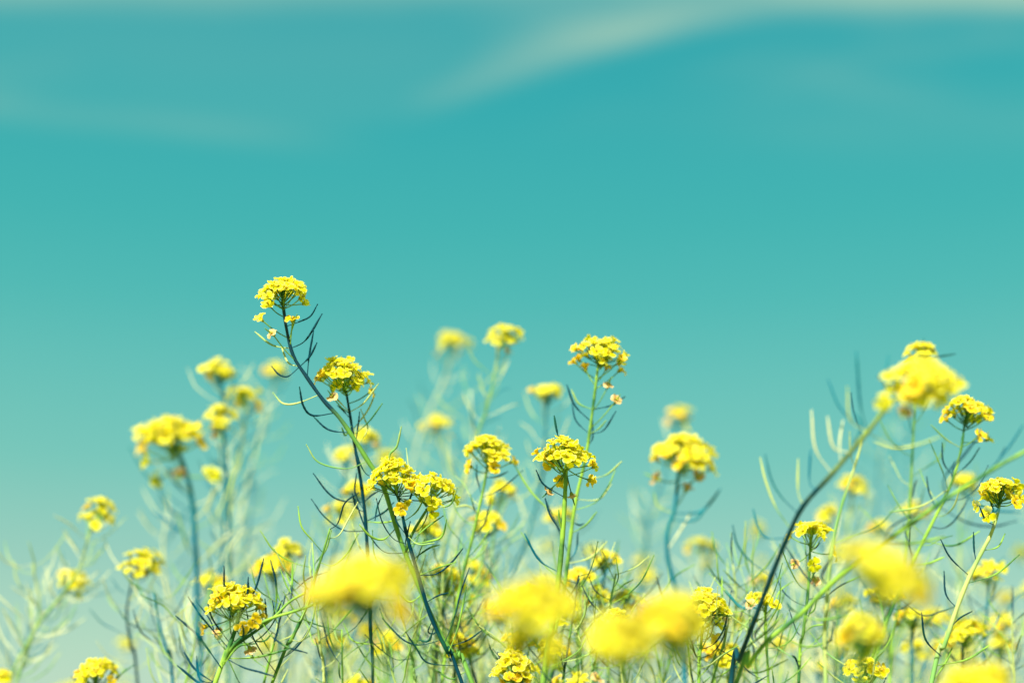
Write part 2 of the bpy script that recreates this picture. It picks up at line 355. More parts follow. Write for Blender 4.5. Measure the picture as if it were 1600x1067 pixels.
COUNT = [0]
def plant(label, d, head, path, top='mix', pods=(), auto=0, stalks=('dark', 'green', 'mix', 'pale'), rs=(.0011, .0021), n=None, strag=(), branches=(), d2=None,
          group='yellow flowering stalks against the sky', auto_t=(.06, .5), L0=.042, rp=.00085, fade=0.0, more_heads=(), nostrag=False):
    """head = (x, y, w, h) in photo pixels at depth d; path = stem pixels from just under the head downwards; d2 = depth where it leaves the frame"""
    COUNT[0] += 1; random.seed(1000 + COUNT[0] * 7)
    d2 = d2 or d
    m = len(path); P = [W(x, y, d + (d2 - d) * i / max(1, m - 1)) for i, (x, y) in enumerate(path)]
    vis = cat(P, 4)
    if P[-1].z > .02: P = to_ground(P)
    full = cat(P, 4); base = P[-1].copy(); base.z = 0
    root = bpy.data.objects.new('mustard_plant', None); COL.objects.link(root); root.location = base; root.empty_display_size = .05
    root['label'] = label; root['category'] = 'flower'; root['group'] = group
    mat = ST[top]
    hx, hy, hw, hh = head if head else (0, 0, 0, 0)
    mb = MB()
    if head:
        C = W(hx, hy, d); axis = (P[0] - P[1]).normalized(); axis = (axis + Vector((0, 0, .6))).normalized()
        apexp = C - axis * (hh * d / FPX * .15)
        full = cat([apexp] + P, 4); 
    k = len(full); rs = (rs[0] * .8, rs[1] * .8)
    tube(mb, full, lambda t: rs[0] + (rs[1] - rs[0]) * min(1, t * 2.2) + .00012 * math.sin(t * 90), mat, 8)
    # raised scars and joints where stalklets leave the stem
    for i in range(8):
        p, tn = path_at(vis, U(.05, .95)); blob(mb, p + Vector((U(-1, 1), U(-1, 1), 0)) * rs[0] * .6, -tn, .0018, rs[0] * 1.05, mat, 6, 4)
    obj('stem', mb.mesh('stem', base), root)
    split = d < 1.5
    if head:
        wm, hm = hw * d / FPX, hh * d / FPX
        nn = int(n * 1.08) if n else max(9, int(31 * (wm / .042) ** 1.6))
        sg = []
        for (fx, fy, ft, kind) in strag:
            a, tn = path_at(vis, ft); q = W(fx, fy, d + U(-.012, .012)); sg.append((a, q, kind))
        if not strag and not nostrag:
            for i in range(random.choice((1, 2, 2, 3))):
                a, tn = path_at(vis, U(.0, .07)); sd = random.choice((-1, 1))
                q = a + Vector((sd * U(.007, .014), U(-.01, .01), U(.002, .010))); sg.append((a, q, random.choice('oyyop')))
        add_head(root, base, C, apexp, axis, wm, hm, nn, split, ST['green'] if top != 'dark' else ST['mix'], sg, fade)
        for (mx_, my_, mw_, mh_, dd) in more_heads:
            C2 = W(mx_, my_, dd); a2, _ = path_at(vis, .08)
            bb = MB(); ap2 = C2 - Vector((0, 0, 1)) * (mh_ * dd / FPX * .2)
            tube(bb, cat([a2, a2.lerp(ap2, .5) + Vector((0, 0, -.004)), ap2], 4), lambda t: rs[0] * .7, mat, 6)
            obj('branch', bb.mesh('branch', base), root)
            add_head(root, base, C2, ap2, Vector((0, 0, 1)), mw_ * dd / FPX, mh_ * dd / FPX, max(6, int(26 * (mw_ * dd / FPX / .042) ** 1.7)), split, ST['green'], (), fade, bud=False)
    for pd in pods:
        st = stalks[int(rnd() * len(stalks))]
        off = 0
        if isinstance(pd[0], str): st = pd[0]; pd = pd[1:]
        # depth of the stem at the attachment
        (x0, y0) = pd[0]
        best = min(range(len(vis)), key=lambda i: (vis[i] - W(x0, y0, (vis[i] - CAM).dot(FW))).length)
        dd = (vis[best] - CAM).dot(FW); A = vis[best] if (vis[best] - W(x0, y0, dd)).length < .01 else W(x0, y0, dd)
        sg_ = U(-.018, .018); mm = len(pd)
        pts_ = [A] + [W(x, y, dd + sg_ * (i + 1) / mm) for i, (x, y) in enumerate(pd[1:])]
        add_pod(root, base, pts_, ST[st], rp * (.8 + .4 * rnd()), 6)
    for (bp, bh, bt, bd) in branches:
        bd = bd or d
        dlast = d + (d2 - d) * .6
        B = [W(x, y, bd + (dlast - bd) * i / (len(bp) - 1)) for i, (x, y) in enumerate(bp)]
        # end on the stem itself
        best = min(vis, key=lambda q: ((q - CAM) / (q - CAM).dot(FW) - (B[-1] - CAM) / (B[-1] - CAM).dot(FW)).length)
        B[-1] = best.copy(); m_ = MB(); Bc = cat(B, 4)
        if bh:
            C2 = W(bh[0], bh[1], bd); ax2 = ((B[0] - B[1]).normalized() + Vector((0, 0, .5))).normalized(); ap2 = C2 - ax2 * (bh[3] * bd / FPX * .15)
            Bc = cat([ap2] + B, 4)
        tube(m_, Bc, lambda t: rs[0] * (.8 + .5 * t), ST[bt], 7)
        obj('branch', m_.mesh('branch', base), root)
        if bh:
            w2 = bh[2] * bd / FPX
            add_head(root, base, C2, ap2, ax2, w2, bh[3] * bd / FPX, max(8, int(30 * (w2 / .042) ** 1.6)), split, ST['green'], (), fade)
        auto_pods(root, base, Bc, max(3, int(len(bp) * 1.2)), .15, .9, stalks, L0 * .9, rp)
    if auto: auto_pods(root, base, vis, int(auto * 2.1 + 1), auto_t[0], auto_t[1], stalks, L0, rp)
    return root

# ------------------------------------------------------------------ ground
def ground():
    mb = MB(); v = []; f = []; n = 60
    def g(i): t = (i / n - .5) * 2; return math.copysign(abs(t) ** 3, t) * 900
    mt = new_mat('meadow_soil'); m, t, o = mt; nd = t.nodes.new
    p = nd('ShaderNodeBsdfPrincipled'); nz = nd('ShaderNodeTexNoise'); nz.inputs['Scale'].default_value = 4; cr = nd('ShaderNodeValToRGB')
    gg = nd('ShaderNodeNewGeometry'); t.links.new(gg.outputs['Position'], nz.inputs[0])
    t.links.new(nz.outputs[0], cr.inputs[0]); cr.color_ramp.elements[0].color = (.20, .26, .07, 1); cr.color_ramp.elements[1].color = (.36, .37, .13, 1)  # unseen ground, tone lightened so it bounces fill onto flower undersides
    t.links.new(cr.outputs[0], p.inputs[0]); p.inputs['Roughness'].default_value = .95; t.links.new(p.outputs[0], o.inputs[0])
    for i in range(n + 1):
        for j in range(n + 1):
            x, y = g(i), g(j); v.append((x, y, -.02 + .02 * noise.noise(Vector((x, y, 0)) * .7)))
    for i in range(n):
        for j in range(n): f.append((i * (n + 1) + j, (i + 1) * (n + 1) + j, (i + 1) * (n + 1) + j + 1, i * (n + 1) + j + 1))
    mb.add(v, f, m); g_ = obj('ground', mb.mesh('ground')); g_['kind'] = 'structure'
ground()

SH = ('dark', 'green', 'mix', 'pale')
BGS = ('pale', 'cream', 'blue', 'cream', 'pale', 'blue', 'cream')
SHARP = 'sharp flowering stalks in the plane of focus'
SOFT = 'slightly soft flowering stalks among the sharp ones'
BLUR = 'out-of-focus flowering stalks behind the sharp ones'
NEAR = 'large blurred flowering stalks close to the lens'

# ---- the sharp stalks
plant('tallest stalk, dark and curving leftwards up to the topmost flower head', 1.05, (441, 452, 78, 32),
  [(441, 463), (447, 510), (458, 555), (480, 590), (505, 625), (530, 652), (553, 685), (575, 720), (597, 755), (612, 800), (628, 850), (652, 910), (685, 985), (715, 1030), (738, 1067)],
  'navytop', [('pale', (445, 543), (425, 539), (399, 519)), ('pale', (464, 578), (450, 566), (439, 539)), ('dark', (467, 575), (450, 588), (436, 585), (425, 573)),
  ('dark', (457, 549), (478, 531), (503, 491)), ('dark', (446, 511), (467, 503), (485, 494), (496, 476)), ('dark', (484, 591), (483, 557), (490, 517)), ('dark', (471, 573), (484, 557), (495, 536)),
  ('pale', (492, 618), (464, 630), (442, 630), (427, 614)), ('dark', (522, 652), (489, 649), (474, 634), (468, 605)), ('dark', (540, 678), (513, 671), (489, 650)), ('green', (451, 529), (457, 512), (464, 492)),
  ('pale', (573, 726), (541, 732), (498, 722), (479, 695)), ('dark', (588, 748), (571, 739), (556, 705), (550, 671)), ('dark', (631, 866), (599, 861), (572, 826), (555, 780)), ('green', (650, 868), (669, 857), (686, 851)),
  ('dark', (685, 995), (656, 1007), (629, 998), (598, 966)), ('dark', (704, 1049), (669, 1035), (650, 1011), (634, 987)), ('dark', (675, 965), (669, 985), (676, 990), (685, 984)),
  ('pale', (640, 880), (617, 884), (590, 870)), ('green', (620, 830), (600, 842), (580, 838), (562, 820)), ('dark', (635, 870), (634, 845), (641, 815)), ('green', (662, 935), (640, 940), (622, 925)),
  ('dark', (698, 1010), (730, 1000), (752, 985)), ('green', (728, 1050), (705, 1060), (680, 1045)), ('dark', (600, 765), (590, 790), (586, 812))],
  n=30, rs=(.0012, .0022), strag=[(409, 500, .10, 'o'), (457, 501, .12, 'o'), (427, 523, .16, 'p'), (470, 466, .03, 'y'), (420, 477, .05, 'y')],
  branches=[([(681, 776), (663, 802), (643, 836), (630, 858)], (678, 763, 80, 38), 'green', 1.04)], group=SHARP, rp=.0008)
plant('sharp stalk with a full round head just right of the tall curving stem', 1.08, (536, 583, 86, 46),
  [(540, 607), (548, 655), (553, 690), (562, 740), (570, 800), (574, 860), (577, 930), (580, 1000), (583, 1067)], 'dark',
  [('pale', (543, 639), (523, 619), (514, 600)), ('pale', (548, 645), (568, 630), (591, 600)), ('pale', (554, 672), (574, 642), (586, 616)), ('green', (554, 682), (576, 659), (597, 631)), ('dark', (558, 700), (559, 670), (562, 644)),
   ('pale', (566, 705), (574, 672), (570, 655), (564, 640)), ('dark', (565, 787), (534, 782), (513, 770), (490, 740)), ('dark', (572, 835), (537, 828), (507, 807), (487, 780)), ('dark', (562, 800), (555, 769), (557, 740)), ('dark', (563, 808), (557, 793), (551, 772)),
   ('dark', (545, 650), (535, 640), (528, 634)), ('dark', (570, 782), (580, 774), (590, 768)), ('dark', (572, 812), (600, 800), (615, 785)), ('green', (574, 815), (600, 816), (625, 811)), ('green', (550, 665), (540, 680), (534, 668))],
  n=34, rs=(.001, .0017), strag=[(578, 613, .06, 'o'), (527, 604, .03, 'y'), (552, 606, .03, 'y'), (521, 622, .1, 'p')], group=SHARP, rp=.00075)
plant('dark stem crossing the tall one, carrying the bright clump at centre left', 1.04, (616, 744, 82, 56),
  [(619, 768), (626, 790), (633, 825), (648, 880), (672, 960), (700, 1020), (722, 1067)], 'dark',
  [('pale', (617, 770), (608, 716), (620, 697), (627, 667)), ('dark', (662, 902), (682, 896), (704, 880), (723, 857)), ('green', (640, 845), (665, 825), (692, 806)), ('dark', (697, 1009), (709, 968), (720, 925), (733, 888)),
   ('green', (704, 1020), (715, 982), (729, 917)), ('dark', (628, 800), (640, 780), (646, 760)), ('green', (630, 812), (650, 800), (662, 780)), ('dark', (668, 950), (685, 930), (700, 926)), ('green', (656, 890), (690, 885), (712, 878)),
   ('pale', (636, 840), (654, 850), (678, 848)), ('dark', (634, 835), (620, 815), (617, 795)), ('dark', (680, 980), (670, 1000), (655, 1000)), ('green', (640, 855), (668, 846), (690, 838), (698, 812))],
  n=34, rs=(.0010, .0018), strag=[(627, 793, .05, 'o'), (634, 784, .04, 'y')], group=SHARP, rp=.0008)
plant('green stalk under the neat head right of the bright clump', 1.13, (764, 700, 72, 40),
  [(762, 725), (755, 765), (747, 800), (738, 840), (725, 890), (710, 960), (697, 1020), (690, 1067)], 'green',
  [('dark', (753, 775), (745, 745), (745, 727)), ('dark', (756, 750), (775, 745), (793, 737)), ('pale', (748, 800), (730, 790), (712, 792)), ('green', (730, 870), (750, 850), (766, 825))],
  auto=9, auto_t=(.2, .95), n=28, rs=(.0011, .0016), strag=[(735, 729, .05, 'o'), (799, 722, .04, 'o'), (766, 722, .02, 'y'), (770, 731, .04, 'o')], group=SHARP)
plant('stalk with the wide head pressed against the taller green stem right of centre', 1.03, (882, 708, 88, 46),
  [(885, 722), (884, 745), (882, 790), (878, 850), (872, 910), (862, 985), (848, 1067)], 'green',
  [('dark', (879, 774), (850, 757), (838, 735)), ('dark', (874, 690), (869, 668), (866, 650)), ('dark', (875, 827), (860, 805), (852, 779)), ('blue', (869, 893), (842, 874), (820, 834)), ('dark', (883, 735), (874, 726), (866, 722)), ('green', (876, 830), (874, 812), (873, 797)),
   ('green', (864, 960), (835, 950), (812, 930)), ('dark', (866, 950), (890, 930), (905, 905)), ('green', (855, 1040), (900, 1020), (912, 1003), (918, 990))],
  n=36, rs=(.0014, .0024), strag=[(877, 750, .06, 'o'), (860, 765, .09, 'p'), (893, 772, .09, 'p'), (921, 727, .05, 'o'), (921, 750, .08, 'o')], group=SHARP, rp=.0008)
plant('tall straight green stalk right of centre with orange ageing flowers under its head', 1.12, (940, 546, 74, 36),
  [(935, 568), (926, 640), (915, 715), (900, 780), (890, 850), (883, 910), (868, 980), (850, 1062)], 'green',
  [('dark', (917, 678), (900, 657), (894, 631)), ('dark', (919, 650), (898, 633), (886, 602)), ('pale', (922, 637), (904, 630), (893, 609)), ('dark', (923, 677), (943, 672), (962, 643)), ('pale', (925, 675), (935, 670), (947, 657)),
   ('dark', (923, 700), (926, 684), (926, 658)), ('dark', (929, 633), (956, 633), (976, 620)), ('green', (904, 795), (930, 785), (950, 760), (961, 735)), ('pale', (904, 786), (935, 780), (955, 757)), ('pale', (930, 747), (950, 740), (971, 721)),
   ('green', (894, 816), (870, 806), (830, 768), (800, 720)), ('pale', (887, 875), (915, 874), (932, 864), (948, 846)), ('dark', (883, 860), (872, 826), (852, 780)), ('dark', (897, 822), (905, 820), (912, 818)), ('green', (890, 998), (908, 994), (933, 966)),
   ('blue', (886, 880), (900, 860), (903, 832)), ('green', (893, 840), (915, 820), (932, 800))],
  n=28, rs=(.0011, .0019), strag=[(899, 567, .05, 'o'), (915, 577, .07, 'o'), (933, 562, .02, 'y'), (969, 563, .05, 'o'), (947, 577, .06, 'o'), (968, 579, .08, 'o'), (950, 604, .15, 'p'), (962, 627, .2, 'p')], group=SHARP, rp=.0008)
plant('small compact head beside the thick slanting stem at right', 1.08, (1268, 829, 56, 26),
  [(1266, 844), (1265, 880), (1262, 930), (1255, 990), (1248, 1067)], 'green',
  [('dark', (1266, 862), (1275, 855), (1280, 848)), ('green', (1262, 910), (1272, 895), (1280, 880)), ('dark', (1250, 1040), (1243, 1028), (1238, 1024)), ('green', (1256, 985), (1270, 978), (1290, 975))],
  auto=4, auto_t=(.4, .9), n=20, rs=(.0009, .0015), strag=[(1271, 881, .2, 'y'), (1300, 865, .12, 'o'), (1243, 880, .14, 'p'), (1274, 905, .25, 'p'), (1234, 838, .05, 'y')], group=SHARP)
plant('upright yellow-flecked head above a forked stalk near the right edge', 1.12, (1512, 638, 66, 32),
  [(1508, 655), (1502, 700), (1490, 745), (1475, 780), (1455, 820), (1430, 870), (1402, 930), (1375, 1000), (1355, 1067)], 'green',
  [('dark', (1485, 744), (1474, 722), (1472, 692)), ('pale', (1500, 700), (1478, 686), (1455, 664)), ('dark', (1490, 740), (1515, 722), (1530, 700)), ('dark', (1468, 800), (1452, 770), (1448, 745)), ('pale', (1480, 765), (1440, 790), (1390, 800)), ('green', (1440, 850), (1490, 852), (1530, 830)),
   ('dark', (1402, 935), (1440, 960), (1470, 955), (1490, 948)), ('green', (1420, 890), (1450, 880), (1475, 870)), ('pale', (1410, 915), (1385, 900), (1370, 880))],
  auto=8, auto_t=(.3, .95), n=26, rs=(.0010, .0017), strag=[(1479, 656, .05, 'o'), (1541, 653, .05, 'o'), (1530, 681, .12, 'o'), (1542, 687, .1, 'y')], group=SHARP)
plant('straight pale green stalk running up to the head cut by the right edge', 1.04, (1563, 762, 66, 28),
  [(1563, 780), (1558, 805), (1548, 835), (1535, 860), (1515, 900), (1495, 950), (1475, 1010), (1455, 1067)], 'pale',
  [('green', (1540, 867), (1559, 854), (1570, 834)), ('dark', (1524, 880), (1522, 858), (1521, 832)), ('dark', (1494, 950), (1478, 928), (1475, 893)), ('dark', (1463, 1029), (1446, 998), (1440, 957)), ('dark', (1509, 902), (1485, 871), (1470, 843)),
   ('green', (1516, 913), (1555, 897), (1592, 867)), ('dark', (1490, 985), (1500, 965), (1518, 955)), ('green', (1460, 1062), (1478, 1033), (1487, 1013)), ('green', (1548, 830), (1552, 800), (1547, 783)), ('dark', (1552, 822), (1540, 812), (1530, 790)), ('green', (1470, 1040), (1510, 1030), (1545, 1008))],
  n=26, rs=(.0011, .0021), strag=[(1529, 789, .05, 'y'), (1545, 803, .08, 'y'), (1584, 785, .06, 'o'), (1592, 778, .04, 'y')], group=SHARP)
plant('sharp stalk at lower left with dark spiky pods and orange lower flowers', 1.0, (366, 933, 80, 40),
  [(373, 950), (370, 975), (360, 1005), (349, 1035), (336, 1067)], 'green',
  [('dark', (345, 1038), (319, 1005), (307, 990), (275, 962)), ('dark', (352, 1010), (331, 982), (312, 959), (294, 932)), ('dark', (335, 1072), (305, 1045), (288, 1019)), ('dark', (366, 985), (352, 925), (350, 885)), ('dark', (372, 960), (398, 922), (412, 873)),
   ('dark', (355, 1000), (333, 968), (325, 943)), ('green', (352, 1030), (380, 1028), (412, 1024), (455, 1012)), ('dark', (352, 1025), (380, 1042), (405, 1049), (428, 1056)), ('dark', (335, 1072), (312, 1060), (307, 1025)), ('dark', (340, 1060), (318, 1070), (278, 1040)),
   ('dark', (365, 990), (385, 935), (388, 902)), ('green', (345, 1045), (372, 1010), (398, 1005))],
  n=30, rs=(.0013, .0021), strag=[(322, 978, .12, 'o'), (402, 950, .05, 'o'), (394, 968, .1, 'o'), (408, 962, .06, 'o'), (378, 978, .12, 'o'), (345, 988, .2, 'p'), (390, 1012, .3, 'p')], group=SHARP, rp=.0010,
  branches=[([(505, 938), (480, 948), (455, 956), (425, 965), (400, 978), (372, 1000), (356, 1022)], None, 'green', 1.0), ([(478, 925), (452, 940), (430, 962), (400, 985), (368, 1008), (352, 1030)], None, 'green', 1.02)])
plant('clustered yellow head low right of centre behind the big blurred blooms', 1.06, (1098, 945, 68, 44),
  [(1098, 965), (1096, 1000), (1093, 1030), (1092, 1067)], 'green',
  [('dark', (1096, 985), (1106, 978), (1114, 968)), ('green', (1099, 965), (1120, 960), (1142, 962))], auto=6, auto_t=(.2, .9), n=36, rs=(.001, .0015), strag=[(1133, 958, .04, 'y'), (1112, 992, .1, 'o'), (1120, 975, .05, 'y')], group=SHARP)
plant('low sharp head at the bottom edge just left of the paired green stems', 1.0, (806, 1040, 62, 42), [(806, 1055), (806, 1075), (805, 1100)], 'green', [('dark', (806, 1070), (790, 1050), (778, 1019))], n=34, rs=(.001, .0014), strag=[(820, 1062, .1, 'o'), (790, 1064, .1, 'o')], group=SHARP)
plant('small head tucked low beside the crossing dark stems', 1.15, (718, 1005, 52, 30), [(716, 1020), (708, 1067)], 'green', auto=4, auto_t=(.1, .9), n=18, group=SOFT)
plant('open head of mixed yellow and orange flowers right of the crossing stems', 1.2, (700, 905, 62, 40), [(702, 925), (690, 965), (680, 1010), (672, 1067)], 'pale', auto=8, auto_t=(.1, .9), n=26, strag=[(690, 925, .05, 'o'), (712, 942, .1, 'o'), (732, 937, .1, 'o')], group=SOFT)
plant('neat dome-shaped head hanging low at the bottom left corner', 1.15, (150, 1048, 66, 34), [(148, 1065), (150, 1100)], 'green', auto=2, auto_t=(.3, .9), n=24, strag=[(130, 1062, .1, 'y'), (170, 1064, .1, 'o')], group=SOFT)

# ---- the slanting stems at right
plant('thick dark stem slanting up rightwards to a large blurred bloom', .8, (1449, 588, 98, 42),
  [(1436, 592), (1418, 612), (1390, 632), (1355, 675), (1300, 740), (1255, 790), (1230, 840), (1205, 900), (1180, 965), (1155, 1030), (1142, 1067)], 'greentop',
  [('blue', (1252, 801), (1221, 776), (1205, 748), (1196, 711)), ('pale', (1238, 821), (1212, 792), (1196, 750), (1188, 716)), ('pale', (1258, 792), (1247, 767), (1247, 718)), ('blue', (1274, 771), (1265, 752), (1266, 704)),
   ('blue', (1227, 847), (1198, 840), (1184, 822), (1177, 796)), ('blue', (1207, 894), (1172, 876), (1152, 850), (1145, 821)), ('blue', (1178, 948), (1158, 948), (1134, 923)), ('pale', (1180, 948), (1176, 900), (1178, 838)), ('pale', (1186, 935), (1166, 880), (1165, 815)),
   ('pale', (1348, 673), (1328, 655), (1324, 605)), ('blue', (1355, 673), (1344, 630), (1338, 550)), ('blue', (1345, 673), (1314, 639), (1294, 594)), ('cream', (1299, 732), (1274, 701), (1268, 642)),
   ('cream', (1324, 716), (1302, 698), (1293, 652)), ('blue', (1378, 640), (1382, 600), (1388, 556)), ('pale', (1352, 680), (1398, 698), (1435, 694), (1469, 682)), ('cream', (1318, 722), (1312, 690), (1317, 658)), ('blue', (1330, 700), (1345, 665), (1335, 645)),
   ('green', (1165, 1010), (1200, 985), (1222, 960)), ('green', (1150, 1045), (1185, 1050), (1230, 1030))],
  d2=.98, rs=(.0011, .0021), strag=[(1380, 628, .12, 'y'), (1415, 640, .06, 'p')], n=44, group=NEAR, stalks=('blue', 'pale'), rp=.00075)
plant('long diagonal stem with white joints leaving the frame at the right edge', .86, None,
  [(1640, 680), (1600, 706), (1560, 728), (1480, 778), (1420, 820), (1370, 856), (1330, 885), (1295, 915), (1250, 960), (1200, 1000), (1168, 1040), (1150, 1067)], 'green',
  [('dark', (1469, 790), (1509, 815), (1550, 822), (1587, 814)), ('blue', (1500, 765), (1540, 794), (1593, 800)), ('dark', (1520, 750), (1555, 725), (1570, 700)), ('dark', (1478, 780), (1475, 747), (1505, 712), (1528, 682)), ('dark', (1388, 845), (1388, 828), (1410, 812), (1440, 800)),
   ('green', (1388, 848), (1430, 848), (1475, 838)), ('dark', (1290, 920), (1284, 900), (1298, 872)), ('dark', (1245, 960), (1235, 950), (1230, 942)), ('green', (1250, 962), (1280, 968), (1330, 960)), ('blue', (1545, 740), (1575, 700), (1598, 665)), ('green', (1210, 1000), (1260, 1010), (1300, 1000)), ('dark', (1190, 1012), (1180, 990), (1205, 960))],
  d2=.95, rs=(.0012, .0019), group=NEAR, rp=.0008)

plant('small soft head with dark spiky pods peeping over the large blurred bloom at right', 1.2, (1440, 548, 50, 24), [(1438, 562), (1432, 600), (1428, 660), (1424, 740), (1418, 830), (1405, 940), (1390, 1067)], 'green',
  [('dark', (1436, 572), (1440, 550), (1443, 530)), ('dark', (1434, 580), (1460, 560), (1492, 553)), ('pale', (1430, 620), (1445, 610), (1462, 590)), ('pale', (1427, 690), (1395, 700), (1365, 690))], auto=6, auto_t=(.3, .9), n=16, rs=(.0008, .0014), nostrag=True, group=SOFT)
# ---- large blurred blooms close to the lens
plant('huge blurred yellow bloom low at centre left, nearest the lens', .6, (562, 908, 150, 66), [(575, 945), (582, 975), (590, 1010), (600, 1067)], 'green',
  [('green', (583, 1033), (559, 1034), (524, 1011), (513, 996)), ('green', (578, 960), (560, 945), (535, 925))], n=54, rs=(.0010, .0013), strag=[(618, 950, .05, 'o'), (500, 925, .03, 'y'), (520, 945, .04, 'y'), (628, 965, .08, 'o')], group=NEAR, rp=.0005)
plant('big blurred bloom left of the paired green stems with a second lump below', .6, (838, 938, 116, 66), [(838, 965), (842, 1010), (848, 1067)], 'green', n=46, rs=(.0009, .0013), more_heads=[(818, 985, 60, 50, .62), (868, 1008, 36, 32, .64)], nostrag=True, group=NEAR)
plant('big blurred bloom low at centre right, lower of two merged blobs', .6, (970, 996, 94, 62), [(975, 1030), (978, 1067)], 'green', n=44, rs=(.0009, .0012), nostrag=True, group=NEAR)
plant('big blurred bloom low at centre right, upper of two merged blobs', .62, (1050, 962, 106, 66), [(1045, 1000), (1040, 1067)], 'green', n=44, rs=(.0009, .0012), strag=[(1072, 1030, .4, 'o'), (1060, 1015, .3, 'y'), (990, 985, .1, 'y')], group=NEAR)
plant('huge blurred bloom in front of the diagonal stem at right', .58, (1385, 890, 140, 60), [(1380, 925), (1350, 985), (1320, 1067)], 'green', n=50, rs=(.0008, .0011), strag=[(1438, 925, .05, 'o'), (1428, 935, .08, 'o'), (1325, 935, .1, 'y')], group=NEAR)
plant('round blurred bloom under the huge one at right', .78, (1348, 984, 66, 44), [(1350, 1010), (1345, 1067)], 'green', auto=3, auto_t=(.2, .9), n=34, group=NEAR)
plant('blurred bloom cut off by the bottom edge near the right corner', .68, (1530, 1062, 96, 36), [(1530, 1085), (1530, 1110)], 'green', n=40, nostrag=True, group=NEAR)
plant('soft wide head at left on a bluish stem, small blooms hanging below it', .82, (263, 677, 86, 42), [(275, 700), (290, 735), (300, 780), (305, 850), (308, 920), (310, 1000), (312, 1067)], 'blue',
  [('blue', (298, 780), (275, 755), (262, 730)), ('cream', (303, 820), (325, 790), (335, 760)), ('blue', (303, 820), (270, 800), (250, 770)), ('blue', (305, 850), (282, 830), (240, 800)), ('cream', (305, 880), (340, 850), (365, 830))],
  auto=6, auto_t=(.3, .9), n=38, rs=(.0012, .0020), strag=[(231, 722, .05, 'y'), (247, 750, .1, 'y'), (281, 735, .08, 'p'), (310, 692, .03, 'o'), (330, 742, .2, 'y')], group=NEAR, stalks=BGS)
plant('soft broad head on a dark blue bent stem standing clear right of centre', .86, (1070, 702, 90, 42), [(1062, 722), (1055, 790), (1043, 830), (1043, 870), (1052, 905), (1062, 945), (1068, 1000), (1070, 1067)], 'blue',
  [('blue', (1058, 803), (1091, 800), (1110, 785), (1125, 764)), ('pale', (1056, 800), (1028, 790), (1022, 770)), ('blue', (1048, 815), (1085, 812), (1105, 790)), ('cream', (1045, 860), (1062, 830), (1080, 800))],
  n=40, rs=(.0012, .0017), strag=[(1110, 733, .05, 'y'), (1072, 765, .15, 'p'), (1027, 748, .06, 'p'), (1090, 745, .08, 'p'), (1105, 722, .04, 'y')], group=NEAR, stalks=BGS)

